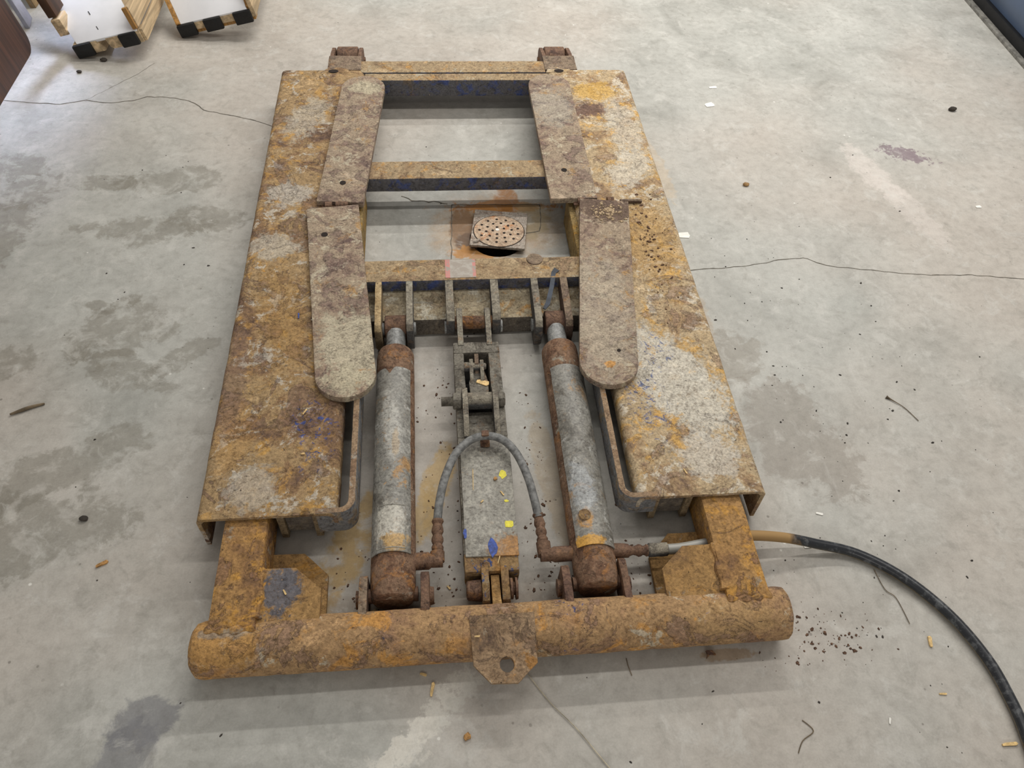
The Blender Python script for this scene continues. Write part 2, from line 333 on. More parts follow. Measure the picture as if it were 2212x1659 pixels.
# ------------------------------------------------------------------ floor
def floor_mat():
    t = NT('worn_workshop_concrete')
    big = t.noise(1.1, 5, .55, .4); mid = t.noise(4.5, 7, .62, .6, off=(3, 1, 0)); fine = t.noise(38, 6, .7, off=(1, 5, 0)); grain = t.noise(260, 3, .6)
    edge = t.math('ADD', t.math('MULTIPLY', t.noise(8, 8, .68, .7, off=(7, 2, 0)), .6), t.math('MULTIPLY', t.noise(26, 7, .7, .5, off=(2, 9, 0)), .4)); warm = t.noise(.9, 4, .5, off=(11, 4, 0))
    col = t.ramp(mid, [(.30, lin((153, 152, 145))), (.48, lin((171, 170, 163))), (.70, lin((184, 183, 176)))])
    col = t.mix(t.step(warm, .40, .62), col, t.mix(.5, col, lin((186, 174, 162))))
    col = t.mix(t.math('MULTIPLY', t.step(big, .5, .7), .35), col, lin((156, 158, 152)))
    OIL = (122, 117, 105); YEL = (178, 146, 84)
    holes = t.step(t.noise(15, 7, .66, .25, off=(6, 6, 0)), .36, .50, .15, 1)
    def st(c, r, rot, pc, op, amp=1.0, soft=.16, src=None):
        nonlocal col
        mk = t.blob((c[0], c[1], 0), (r[0], r[1], 1), rot, soft, amp, src or edge)
        if pc == OIL or pc == YEL: mk = t.math('MULTIPLY', mk, holes)
        col = t.mix(t.math('MULTIPLY', mk, op), col, lin(pc))
    for c, r, rot in [((-.89, .62), (.14, .085), 35), ((-.86, .50), (.13, .05), -30), ((-.73, .52), (.09, .03), 40), ((-.90, 1.02), (.17, .055), 5), ((-.86, 1.25), (.17, .06), 3), ((-1.06, 1.24), (.10, .035), 0),
                      ((-1.27, 1.20), (.09, .07), 20), ((-1.36, 1.32), (.10, .07), 0), ((-1.30, 1.02), (.08, .13), 0), ((-.74, 1.06), (.12, .06), 0), ((-.97, .72), (.03, .015), 0), ((-.9, .72), (.05, .02), 40), ((-1.14, .52), (.1, .05), 20), ((-.95, .2), (.22, .06), 28), ((-.98, .05), (.2, .09), 10)]:
        st(c, r, rot, OIL, .52)
    st((.74, .22), (.11, .16), 20, (140, 132, 122), .55); st((.66, .46), (.07, .09), 0, (136, 128, 116), .5)
    st((-.640, -.335), (.062, .045), 20, (120, 120, 123), .7, .7, .14); st((-.655, -.41), (.048, .085), -8, (120, 120, 123), .65, .7, .14)
    st((1.48, 1.335), (.075, .035), -25, (120, 100, 110), .75, 1.1, .15, fine)
    st((1.33, 1.25), (.05, .16), 12, (206, 198, 190), .6, .8); st((1.38, 1.05), (.04, .2), 14, (204, 196, 188), .45, .9)
    # chalky streak in front of the hitch plate
    st((-.145, -.385), (.024, .17), -44, (214, 210, 199), .85, 1.5, .4, fine); st((-.06, -.325), (.014, .07), -44, (206, 203, 193), .7, 1.5, .4, fine)
    # rust run-off
    st((-.29, -.02), (.045, .15), -24, YEL, .75, .6); st((-.115, .10), (.03, .12), -18, (190, 154, 78), .6, .7); st((-.12, .05), (.02, .07), 0, YEL, .5)
    st((.09, 1.0), (.18, .14), 0, (168, 128, 76), .55, .5, .4); st((.09, 1.09), (.16, .028), 0, (170, 114, 50), .9); st((.13, 1.13), (.035, .06), 0, (150, 100, 44), .9, .4)
    st((-.01, 1.01), (.04, .09), 0, (128, 98, 70), .85, .5); st((.0, .93), (.03, .04), 0, (96, 74, 56), .8, .5); st((.04, .885), (.08, .03), 0, (176, 122, 52), .85); st((.2, 1.03), (.05, .09), 0, (150, 136, 104), .6)
    st((-.06, .62), (.02, .03), 0, (150, 122, 84), .5)
    st((.15, .12), (.03, .2), 8, (172, 150, 116), .45, .7); st((.35, 1.69), (.06, .03), 0, (190, 150, 90), .6); st((.60, .62), (.03, .12), 0, (170, 150, 124), .4); st((.62, 1.3), (.03, .2), 6, (190, 168, 136), .4)
    st((-.1, -.16), (.35, .05), 0, (120, 102, 80), .5, .8, .5); st((.44, -.29), (.05, .012), 0, (150, 116, 70), .5)
    # grit ground into the slab, pale scuffs
    sp = t.step(t.vor(26, (3, 1, 0)), .10, .06); sp = t.math('MULTIPLY', sp, t.step(t.noise(3.3, 3, .5, off=(5, 0, 0)), .5, .62))
    col = t.mix(t.math('MULTIPLY', sp, .55), col, lin((92, 86, 78)))
    ws = t.math('MULTIPLY', t.step(t.vor(17, (8, 2, 0)), .07, .04), t.step(t.noise(5, 3, .5, off=(1, 9, 0)), .54, .64))
    col = t.mix(t.math('MULTIPLY', ws, .8), col, lin((226, 224, 216)))
    scr = t.step(t.noise(20, 6, .75, .3, off=(2, 2, 0), stretch=(1, .25, 1)), .60, .72)
    col = t.mix(t.math('MULTIPLY', scr, .22), col, lin((206, 204, 198)))
    scr2 = t.step(t.noise(30, 6, .75, .5, off=(5, 3, 0), stretch=(.5, 1, 1)), .60, .75)
    col = t.mix(t.math('MULTIPLY', scr2, .25), col, lin((126, 121, 110)))
    col = t.mix(t.math('MULTIPLY', t.step(t.noise(13, 8, .72, .6, off=(4, 4, 0)), .52, .64), .4), col, lin((196, 194, 187)))
    col = t.mix(t.math('MULTIPLY', t.step(t.noise(16, 8, .72, .8, off=(9, 1, 0)), .54, .64), .28), col, lin((138, 135, 126)))
    col = t.mix(.75, col, t.ramp(fine, [(.3, (.80, .79, .78, 1)), (.5, (1, 1, 1, 1)), (.72, (1.14, 1.14, 1.14, 1))]), 'MULTIPLY')
    col = t.mix(.3, col, t.ramp(grain, [(.3, (.8, .8, .8, 1)), (.7, (1.15, 1.15, 1.15, 1))]), 'MULTIPLY')
    t.bump(t.math('ADD', fine, t.math('MULTIPLY', grain, .3)), .12, .002)
    return t.done(col, t.ramp(mid, [(.3, (.50, .5, .5, 1)), (.7, (.66, .66, .66, 1))]), 0, .35)
M['floor'] = floor_mat()
m = MB(); bm = m.bm
HC = (.088, .948); HR = .080; q = .2; N = 32
circ = [bm.verts.new((HC[0] + HR * math.cos(2 * math.pi * i / N), HC[1] + HR * math.sin(2 * math.pi * i / N), 0)) for i in range(N)]
sq = []
for i in range(N):
    a = 2 * math.pi * i / N; k = q / max(abs(math.cos(a)), abs(math.sin(a))); sq.append(bm.verts.new((HC[0] + k * math.cos(a), HC[1] + k * math.sin(a), 0)))
for i in range(N): bm.faces.new((circ[i], sq[i], sq[(i + 1) % N], circ[(i + 1) % N]))
X = [-4.2, HC[0] - q, HC[0] + q, 4.2]; Y = [-3.2, HC[1] - q, HC[1] + q, 5.2]
for i in range(3):
    for j in range(3):
        if (i, j) != (1, 1): bm.faces.new([bm.verts.new((x, y, 0)) for x, y in ((X[i], Y[j]), (X[i + 1], Y[j]), (X[i + 1], Y[j + 1]), (X[i], Y[j + 1]))])
bmesh.ops.remove_doubles(bm, verts=bm.verts, dist=1e-5)
floor = tag(m.build('floor', M['floor']), kind='structure')
for f in floor.data.polygons:
    if f.normal.z < 0: f.flip()
m = MB(); bm = m.bm
for (z0, r0), (z1, r1) in (((0, HR), (-.02, HR)), ((-.02, HR), (-.022, .062)), ((-.022, .062), (-.16, .06)), ((-.16, .06), (-.16, .001))):
    a = [bm.verts.new((HC[0] + r0 * math.cos(2 * math.pi * i / N), HC[1] + r0 * math.sin(2 * math.pi * i / N), z0)) for i in range(N)]
    b = [bm.verts.new((HC[0] + r1 * math.cos(2 * math.pi * i / N), HC[1] + r1 * math.sin(2 * math.pi * i / N), z1)) for i in range(N)]
    for i in range(N): bm.faces.new((a[i], a[(i + 1) % N], b[(i + 1) % N], b[i]))
m.build('drain_sump', M['brown'], floor)

M['crack'] = plain('crack_dirt', (104, 98, 88), .95, var=.25, scale=60)
def ribbon(name, pts, w, mat, rag=.004, parent=floor, z=.0006):
    """a hairline crack: a thin ragged strip of dirt filling it"""
    P = []
    for i in range(len(pts) - 1):
        a, b = Vector(pts[i]), Vector(pts[i + 1]); n = max(2, int((b - a).length / .012))
        for k in range(n): P.append(a.lerp(b, k / n))
    P.append(Vector(pts[-1])); mm = MB(); L = []; Rr = []
    for i, p in enumerate(P):
        d = (P[min(i + 1, len(P) - 1)] - P[max(i - 1, 0)]).normalized(); s = Vector((-d.y, d.x))
        off = (noise.noise(Vector((p.x * 30, p.y * 30, 1))) + .5 * noise.noise(Vector((p.x * 90, p.y * 90, 4)))) * rag
        ww = w * (.55 + .9 * abs(noise.noise(Vector((p.x * 50, p.y * 50, 9)))))
        c = p + s * off
        L.append(mm.bm.verts.new((*(c + s * ww / 2), z))); Rr.append(mm.bm.verts.new((*(c - s * ww / 2), z)))
    for i in range(len(P) - 1): mm.bm.faces.new((L[i], Rr[i], Rr[i + 1], L[i + 1]))
    o = mm.build(name, mat, parent)
    for f in o.data.polygons:
        if f.normal.z < 0: f.flip()
    return o
ribbon('crack', [(-1.70, 1.70), (-1.506, 1.694), (-1.415, 1.679), (-1.31, 1.669), (-1.234, 1.691), (-1.149, 1.673), (-1.078, 1.689), (-1.041, 1.712), (-.977, 1.708), (-.913, 1.691), (-.879, 1.668), (-.843, 1.628), (-.764, 1.599), (-.685, 1.571), (-.60, 1.525)], .0042, M['crack'])
ribbon('crack', [(.58, .795), (.63, .795), (.702, .798), (.8, .808), (.888, .827), (.966, .834), (1.024, .8), (1.12, .779), (1.173, .772), (1.25, .755), (1.331, .749), (1.427, .745), (1.507, .734), (1.588, .722), (1.8, .71)], .0032, M['crack'])
ribbon('crack', [(-1.234, 1.69), (-1.18, 1.76), (-1.10, 1.86), (-1.06, 1.93)], .0018, M['crack'])
ribbon('crack', [(-.19, 1.145), (-.12, 1.125), (-.05, 1.115)], .005, M['crack'], .012)
ribbon('patch_seam', [(-.048, .80), (-.046, .9), (-.042, 1.0), (-.039, 1.106)], .003, M['crack'])
ribbon('patch_seam', [(-.039, 1.106), (.1, 1.102), (.227, 1.099)], .003, M['crack'])
ribbon('patch_seam', [(.227, 1.099), (.222, 1.04), (.214, .975), (.16, .965)], .003, M['crack'])

# ------------------------------------------------------------------ the lift
lift = empty('car_lift')
tag(lift, 'low rusty vehicle lift with two long deck rails and twin rams lying on the floor', 'car lift')
H = .113
def mirror(poly, s): return [(s * x, y) for x, y in poly]
# deck rails: folded channels open towards the floor
for s, mk in ((-1, 'deck_left'), (1, 'deck_right')):
    o_, i_, th = .575, .303, .009
    prof = ([(o_, .012)] + arc(o_ - .016, H - .016, .016, 0, 90, 5) + arc(i_ + .018, H - .018, .018, 90, 180, 5) + [(i_, .074), (i_ + th, .074)]
            + [(i_ + th, H - .02), (i_ + .018, H - th), (o_ - .016, H - th), (o_ - th, H - .018), (o_ - th, .012)])
    m = MB(); m.prism(mirror(prof, s), 'y', 0.0, 1.676)
    deck = m.build('deck_rail', M[mk], lift, .0015, .022, .0013, freq=38)
    # drilled tab at the rear end
    m = MB(); cx = s * .395 if s < 0 else .345
    m.prism([(cx - .045, 1.66)] + [(cx + .03 * math.cos(R(a)) * 1.3, 1.675 + .018 * math.sin(R(a))) for a in range(170, -1, -20)] + [(cx + .045, 1.66)], 'z', H - .01, H + .001)
    tb = m.build('drilled_tab', M[mk], deck, .001, .02, .0006)
    m = MB(); m.lathe('z', (cx - .01 if s < 0 else cx - .0, 1.668), [(H + .0005, .016), (H + .0022, .016)], 20)
    bmesh.ops.scale(m.bm, vec=(1, .62, 1), space=Matrix.Translation((-(cx), -1.668, 0)), verts=m.bm.verts)
    m.build('bolt_hole', M['hole'], deck)
# inner guard strips, bent round the front corner into the deck edge
for s in (-1, 1):
    out = [(.268, .46)] + arc(.268 + .030, .001 + .030, .030, 180, 270, 8) + [(.345, .001)]
    inn = [(.345, .013)] + arc(.281 + .017, .013 + .017, .017, 270, 180, 8) + [(.281, .46)]
    m = MB(); m.prism(mirror(out + inn, s), 'z', .040 if s < 0 else .052, H + .001)
    m.build('guard_strip', M['guard'], lift, .0015, .02, .001)
# lugs and block under each deck front
for s in (-1, 1):
    for x in (.418, .348):
        m = MB(); m.prism(mirror([(x - .007, .012), (x + .007, .012), (x + .007, .10), (x - .007, .10)], s), 'y', .008, .07)
        m.build('deck_lug', M['lug_tan'], lift, .001, .02, .0008)
    m = MB(); m.box(*sorted((s * .356, s * .410)), .014, .08, .028, .088)
    m.build('slide_block', M['shelf'], lift, .002, .03, .0006)
# square lifting arms
for s in (-1, 1):
    m = MB(); m.box(*sorted((s * .437, s * .522)), -.217, 1.25, .010, .100)
    m.build('lifting_arm', M['arm'], lift, .007, .03, .0013)
    for z0, z1, dy, k in ((.079, .091, 0, 1), (.008, .020, .066, 1.02)):
        poly = [(.445, -.100 + dy), (.376, -.101 + dy), (.326, -.147 + dy * .95), (.325, -.225), (.445, -.225)]
        m = MB(); m.prism(mirror(poly, s), 'z', z0, z1); g = m.build('gusset_plate', M['gusset'], lift, .0015, .02, .001)
    m = MB(); m.tube([(s * .440, -.10, .090), (s * .438, -.15, .0915), (s * .437, -.20, .094)], lambda t: .007 + .003 * math.sin(t * 14), 8)
    m.build('weld_bead', M['arm'], lift, 0, 0, .0015)
    m = MB(); m.tube([(s * .436, -.219, .0955), (s * .47, -.222, .0965), (s * .50, -.220, .0965), (s * .524, -.217, .0945)], lambda t: .0075 + .0025 * math.sin(t * 23), 8)
    m.build('weld_bead', M['arm'], lift, 0, 0, .0028)
# front cross tube
m = MB(); prof = [(-.554, .024), (-.551, .039), (-.544, .0475), (-.533, .0505)] + [(-.53 + 1.07 * k / 60, .0505) for k in range(61)] + [(.547, .0505), (.555, .049), (.557, .043), (.555, .036)]
m.lathe('x', (-.235, .0505), prof, 40); tube = m.build('front_tube', M['tube'], lift, 0, 0, .0016)
m = MB(); m.lathe('x', (-.235, .0505), [(.5555, .0), (.5570, .040)], 24); m.build('tube_end_cap', M['brown'], tube)
# hanging scale at the tube's underside
m = MB(); m.prism([(.400, -.283), (.412, -.283), (.418, -.292), (.408, -.290), (.398, -.298), (.402, -.289)], 'z', .004, .010); m.build('rust_scale', M['brown'], tube)
# hitch plate with hole
Mh = Matrix.Translation((.007, -.225, .106)) @ Matrix.Rotation(R(14), 4, 'X')
m = MB(); bm = m.bm; hp = [(-.060, -.0), (-.056, -.086), (-.026, -.118), (.022, -.120), (.058, -.088), (.060, -.0)]; hc = (.004, -.088); hr = .0135; NN = 24
def ray_poly(poly, c, a):
    d = Vector((math.cos(a), math.sin(a))); best = 9
    for i in range(len(poly)):
        p, q2 = Vector(poly[i]), Vector(poly[(i + 1) % len(poly)]); e = q2 - p; den = d.x * e.y - d.y * e.x
        if abs(den) < 1e-9: continue
        w = p - Vector(c); t_ = (w.x * e.y - w.y * e.x) / den; u_ = (w.x * d.y - w.y * d.x) / den
        if t_ > 0 and -1e-6 <= u_ <= 1 + 1e-6: best = min(best, t_)
    return best
angs = sorted(set([2 * math.pi * i / NN for i in range(NN)] + [math.atan2(p[1] - hc[1], p[0] - hc[0]) % (2 * math.pi) for p in hp]))
lay = []
for z in (0, -.018):
    inner = [bm.verts.new((hc[0] + hr * math.cos(a), hc[1] + hr * math.sin(a), z)) for a in angs]
    outer = []
    for a in angs:
        k = ray_poly(hp, hc, a); outer.append(bm.verts.new((hc[0] + k * math.cos(a), hc[1] + k * math.sin(a), z)))
    lay.append((inner, outer))
for i in range(len(angs)):
    j = (i + 1) % len(angs); (a0, b0), (a1, b1) = lay
    bm.faces.new((a0[i], b0[i], b0[j], a0[j])); bm.faces.new((a1[i], a1[j], b1[j], b1[i]))
    bm.faces.new((b0[i], b1[i], b1[j], b0[j])); bm.faces.new((a0[i], a0[j], a1[j], a1[i]))
m.xf(Mh); hitch = m.build('hitch_plate', M['hitch'], lift, .0025, .014, .0016)
m = MB(); m.box(-.05, .06, -.03, .012, -.032, -.016); m.xf(Mh); m.build('hitch_weld', M['brown'], hitch, .004, .012, .002)
# ram lugs on the tube
for x0, x1, y1 in ((-.257, -.241, -.118), (-.141, -.125, -.116), (.131, .147, -.120), (.246, .260, -.112)):
    m = MB(); m.prism([(-.215, .018), (-.215, .088), (y1 - .008, .084), (y1, .074), (y1, .022), (y1 - .01, .015)], 'x', x0, x1)
    l = m.build('ram_lug', M['bracket'] if x0 < -.2 else M['brown'], lift, .002, .016, .0013)
    e = 1 if x0 in (-.141, .246) else -1
    m = MB(); xx = x1 if e > 0 else x0; a, b = sorted((xx, xx + e * .008)); m.lathe('x', (-.155, .048), [(a, .018), (b, .016)], 16); m.build('pin_end', M['brown'], l, 0, 0, .0008)

# hydraulic rams
def ram(xc, xl, rb=.044, zc=.056):
    m = MB(); k = [(-.168, .034), (-.166, .038), (-.158, .0415), (-.14, .0435)] + [(-.13 + .57 * i / 36, .044) for i in range(37)] + [(.455, .0432), (.463, .040), (.468, .034)]
    m.lathe('y', (xc, zc), k, 40); b = m.build('hydraulic_ram', M['barrel'], lift, 0, 0, .0011)
    m = MB(); m.lathe('y', (xc, zc), [(.46, .0235), (.53, .0235)], 28); m.build('piston_rod', M['rod'], b)
    m = MB(); m.lathe('x', (.552, zc + .002), [(xc - .026, .028), (xc - .024, .0295), (xc + .024, .0295), (xc + .026, .028)], 28); m.build('rod_eye', M['brown'], b, 0, 0, .0008)
    m = MB(); m.lathe('x', (-.150, .05), [(xc - .048, .014), (xc + .048, .014)], 16); m.build('ram_pin', M['brown'], b)
    return b
def sleeve(b, xc, a0, a1, y0, y1, zc=.056, notch=False):
    """curved sheet wrapped over the top of the barrel"""
    m = MB(); bm = m.bm; na, ny = 20, 34; g = []
    for lay_r in (.0472, .0448):
        rows = []
        for i in range(ny + 1):
            y = y0 + (y1 - y0) * i / ny; row = []
            for j in range(na + 1):
                a = R(a0 + (a1 - a0) * j / na)
                yy = y
                if notch and i > ny - 3:
                    w = abs(j / na - .45); yy = y - max(0, .12 - w) * .16 * (i - ny + 3) / 3
                jj = noise.noise(Vector((j * .6, i * .6, 2))) * .0014 if j in (0, na) else 0
                row.append(bm.verts.new((xc + (lay_r) * math.cos(a) + jj, yy, zc + lay_r * math.sin(a))))
            rows.append(row)
        g.append(rows)
    for k in (0, 1):
        for i in range(ny):
            for j in range(na): bm.faces.new((g[k][i][j], g[k][i][j + 1], g[k][i + 1][j + 1], g[k][i + 1][j]))
    for i in range(ny):
        for j in (0, na): bm.faces.new((g[0][i][j], g[0][i + 1][j], g[1][i + 1][j], g[1][i][j]))
    for j in range(na):
        for i in (0, ny): bm.faces.new((g[0][i][j], g[0][i][j + 1], g[1][i][j + 1], g[1][i][j]))
    return m.build('grey_sleeve', M['sleeve'], b, 0, 0, .0004)
rl = ram(-.195, 0); sl = sleeve(rl, -.195, 152, 40, -.083, .385, notch=True)
rr = ram(.202, 0); sleeve(rr, .202, 138, 22, -.092, .375)
# pressed plate outline on the left sleeve
m = MB(); F = []
for (aa, ya, yb) in ((128, -.075, .02), (56, -.075, .02)):
    a = R(aa); m.tube([(-.195 + .0474 * math.cos(a), ya, .056 + .0474 * math.sin(a)), (-.195 + .0474 * math.cos(a), yb, .056 + .0474 * math.sin(a))], .0011, 6, sub=1)
for yy in (-.075, .02):
    m.tube([(-.195 + .0474 * math.cos(R(a)), yy, .056 + .0474 * math.sin(R(a))) for a in range(128, 55, -8)], .0011, 6, sub=1)
m.build('pressed_outline', M['cover'], rl)
m = MB(); m.lathe('z', (.190, -.026), [(.1025, .013), (.1045, .012), (.1062, .007)], 18); m.build('sleeve_button', M['clevis'], rr, 0, 0, .0005)

# rear hinge beam: cross beam, sloping shelf and six lugs
m = MB(); m.box(-.303, .303, .657, .736, .0785, H + .001); hb = m.build('cross_beam', M['cross'], lift, .004, .022, .0011)
m = MB(); m.box(-.068, .010, .664, .732, H + .0012, H + .0022); m.build('decal', M['decal'], hb, 0, .02, .0004)
m = MB(); m.lathe('z', (.165, .727), [(H, .022), (H + .003, .021), (H + .004, .015)], 18); m.build('rust_blister', M['bracket'], hb, 0, 0, .0012)
m = MB(); m.prism([(.668, .079), (.577, .055), (.572, .006), (.668, .006)], 'x', -.303, .303); m.build('hinge_shelf', M['shelf'], lift, .002, .022, .0013)
for i, (x0, x1, long) in enumerate(((-.244, -.228, 1), (-.168, -.151, 1), (-.070, -.050, 0), (.043, .064, 0), (.147, .165, 1), (.222, .241, 1))):
    if long: poly = [(.672, .060), (.672, .114), (.520, .1005), (.508, .088), (.504, .060), (.508, .030), (.520, .012), (.60, .010), (.66, .030)]
    else: poly = [(.672, .060), (.674, .114), (.552, .1005), (.538, .088), (.532, .060), (.536, .040), (.55, .026), (.60, .012), (.66, .030)]
    m = MB(); m.prism(poly, 'x', x0, x1); l = m.build('hinge_lug', M['lug_tan'] if i == 0 else M['lug'] if i != 5 else M['bracket'], lift, .002, .018, .0012)
    for xx, e in ((x1, 1), (x0, -1)):
        if (i, e) in ((1, 1), (2, -1), (3, 1), (5, -1), (5, 1), (0, 1), (4, -1)):
            a, b = sorted((xx, xx + e * .005)); m = MB(); m.lathe('x', (.548, .056), [(a, .0165), (b, .015)], 16); m.build('pin_end', M['rod'], l)
m = MB(); m.prism([(.224, .680), (.214, .672), (.205, .630), (.190, .580), (.178, .566), (.172, .570), (.180, .585), (.194, .632), (.203, .676), (.212, .690)], 'z', .1, .1035)
m.xf(Matrix.Translation((0, .62, .103)) @ Matrix.Rotation(R(14), 4, 'X') @ Matrix.Translation((0, -.62, -.103)))
m.build('cable_tie', M['blue_dark'], lift, 0, .02, .001)

# other cross beams
m = MB(); m.box(-.303, .303, 1.082, 1.166, .068, H); m.build('cross_beam', M['cross'], lift, .004, .022, .0011)
m = MB(); m.box(-.303, .303, 1.611, 1.654, .056, H + .001); m.build('cross_beam', M['cross'], lift, .004, .022, .0008)
m = MB(); m.box(-.32, .30, 1.664, 1.738, .03, H - .001); rear = m.build('rear_beam', M['cross'], lift, .004, .022, .0014)
for xc in (-.371, .354):
    w = .055
    m = MB(); m.box(xc - w, xc + w, 1.678, 1.770, .02, H + .001); br = m.build('roller_bracket', M['bracket'], lift, .003, .02, .0016)
    for e in (-1, 1):
        m = MB(); xa, xb = sorted((xc + e * .040, xc + e * .053))
        m.prism([(1.765, .02), (1.765, .108), (1.80, .106)] + [(1.852 + .042 * math.cos(R(a)), .052 + .042 * math.sin(R(a))) for a in range(80, -81, -20)] + [(1.80, .01)], 'x', xa, xb)
        m.build('roller_cheek', M['brown'], br, .002, .018, .0014)
    m = MB(); m.lathe('x', (1.856, .048), [(xc - .036, .044), (xc - .033, .0475), (xc + .033, .0475), (xc + .036, .044)], 28); m.build('roller', M['brown'], br, 0, 0, .0012)
    m = MB(); m.lathe('x', (1.856, .048), [(xc - .058, .014), (xc + .058, .014)], 14); m.build('axle', M['brown'], br)
# ochre web of the frame under the right deck edge, between the beams
for s in (-1, 1):
    m = MB(); m.box(*sorted((s * .286, s * .303)), .736, 1.082 if s < 0 else 1.0, .012, .100); m.build('inner_web', M['inner'], lift, .002, .03, .001)
    m = MB(); m.box(*sorted((s * .288, s * .303)), 1.166, 1.611, .03, .100); m.build('inner_web', M['inner'], lift, .002, .03, .001)

# swing pads: two pairs of round-ended plates hinged end to end
def pad(name, A, B, rA_round, wA, wB, hole, z0=H + .0005, z1=.131):
    """plate from square end A to round end B (centre of the round); w = half widths"""
    A, B = Vector(A), Vector(B); d = (B - A).normalized(); n = Vector((-d.y, d.x))
    pts = [A + n * wA, A - n * wA]
    a0 = math.atan2(-n.y, -n.x)
    for k in range(0, 15):
        a = a0 + math.pi * k / 14; pts.append(B + wB * Vector((math.cos(a), math.sin(a))) * (1))
    m = MB(); m.prism([(p.x, p.y) for p in pts], 'z', z0, z1)
    o = m.build(name, M['pad'], lift, .0018, .018, .0013)
    m = MB(); hr_ = .0045 if hole[0] > .3 else .0085; m.lathe('z', hole, [(z1 - .002, hr_), (z1 + .0012, hr_)], 16); m.build('bolt_hole', M['hole'], o)
    return o
# (square end centre, round centre)
p1 = pad('swing_pad', (-.363, .938), (-.300, .344), 1, .069, .067, (-.377, .822))
p2 = pad('swing_pad', (-.345, .958), (-.302, 1.541), 1, .063, .068, (-.341, 1.042))
p3 = pad('swing_pad', (.382, .948), (.298, .352), 1, .068, .068, (.327, .386))
p4 = pad('swing_pad', (.299, .957), (.297, 1.550), 1, .066, .068, (.287, 1.087))
for p, c in ((p1, (-.300, .344)), (p3, (.298, .352))):
    m = MB(); m.lathe('z', c, [(.098, .050), (.1135, .056)], 32); m.build('pivot_boss', M['brown'], p, 0, 0, .0008)
    m = MB(); m.lathe('z', (c[0] + .004, c[1] - .016), [(.130, .021), (.1318, .019), (.1322, .012)], 24); m.build('pivot_cap', M['pad'], p, 0, 0, .0004)
# hinge knuckles between the pads
for p, pts in ((p1, ((-.375, .955), (-.347, .957), (-.332, .957))), (p3, ((.318, .958), (.402, .956)))):
    for i, c in enumerate(pts):
        m = MB(); m.lathe('x', (c[1], .120), [(c[0] - .009, .009), (c[0] - .009, .0115), (c[0] + .009, .0115), (c[0] + .009, .009)], 16); m.build('hinge_knuckle', M['brown'], p, 0, 0, .0012)
    m = MB(); m.box(min(c[0] for c in pts) - .02, max(c[0] for c in pts) + .02, .945, .962, .1136, .1185); m.build('hinge_leaf', M['brown'], p, .001, .02, .001)
m = MB(); m.tube([(.43, .953, .121), (.47, .955, .120), (.492, .955, .119)], .006, 10); m.build('hinge_pin', M['bracket'], p3, 0, 0, .0008)

# centre lock link
m = MB()
m.box(-.057, -.032, .20, .482, .014, .070); m.box(.026, .054, .20, .482, .014, .070); m.box(-.057, .054, .447, .482, .014, .072)
m.box(-.057, .054, -.085, .23, .012, .068)
link = m.build('lock_link', M['link'], lift, .004, .018, .0014)
m = MB(); m.prism([(-.053, -.090), (.053, -.092), (.055, .128), (.054, .190), (-.052, .190), (-.053, .128)], 'z', .068, .0735); m.build('cover_plate', M['cover'], link, .002, .02, .0007)
for x0, x1 in ((-.0425, -.030), (.026, .0385)):
    m = MB(); m.prism([(.196, .060), (.200, .074), (.235, .092), (.280, .103), (.315, .101), (.326, .088), (.326, .060)], 'x', x0, x1); m.build('side_ear', M['lug'], link, .0015, .016, .001)
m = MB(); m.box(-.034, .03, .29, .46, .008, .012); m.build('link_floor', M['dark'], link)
m = MB(); m.box(-.034, .028, .19, .282, .03, .052); m.build('link_web', M['link'], link, .002, .02, .001)
m = MB(); prof = []
for k in range(19): prof.append((-.090 + .0015 * k, .0115 if k % 2 else .0102))
m.lathe('x', (.296, .078), prof, 18); m.build('threaded_bolt', M['link'], link)
m = MB(); m.lathe('x', (.296, .078), [(-.064, .018), (-.062, .0205), (-.046, .0205), (-.043, .018)], 6); m.build('hex_nut', M['link'], link, .001)
m = MB(); m.lathe('x', (.296, .078), [(.0385, .017), (.040, .019), (.052, .019), (.055, .015)], 6); m.build('hex_nut', M['link'], link, .001)
m = MB(); m.lathe('x', (.296, .076), [(-.0295, .0195), (.0255, .0195)], 24); m.build('latch_barrel', M['lug'], link, 0, 0, .0006)
m = MB(); m.prism([(-.022, .305), (.019, .305), (.021, .355), (.013, .392), (-.013, .392), (-.024, .355)], 'z', .060, .074); tong = m.build('latch_tongue', M['link'], link, .002, .014, .0008)
for x0, x1, ya, yb, zt, mt in ((-.0215, -.0125, .345, .412, .098, 'lug'), (.003, .012, .345, .408, .098, 'lug'), (-.009, .0005, .372, .422, .104, 'bracket')):
    m = MB(); m.prism([(ya, .066), (ya + .012, .080), (yb - .03, zt - .008), (yb - .008, zt), (yb, zt - .008), (yb, .045), (ya + .02, .045)], 'x', x0, x1); m.build('latch_finger', M[mt], tong, .0015, .014, .0008)
m = MB(); m.lathe('x', (.392, .084), [(-.034, .010), (-.031, .0115), (.016, .008), (.018, .006)], 14); m.build('latch_pin', M['lug'], tong)
for x0, x1 in ((-.045, -.031), (.0245, .0385)):
    m = MB(); m.prism([(.470, .050), (.470, .074), (.535, .090), (.560, .094), (.580, .090), (.586, .076), (.575, .056), (.555, .046)], 'x', x0, x1); m.build('link_arm', M['lug'], link, .002, .016, .001)
m = MB(); m.lathe('x', (.553, .066), [(-.052, .0165), (.050, .0165)], 20); m.build('hinge_pin', M['barrel'], link, 0, 0, .0006)
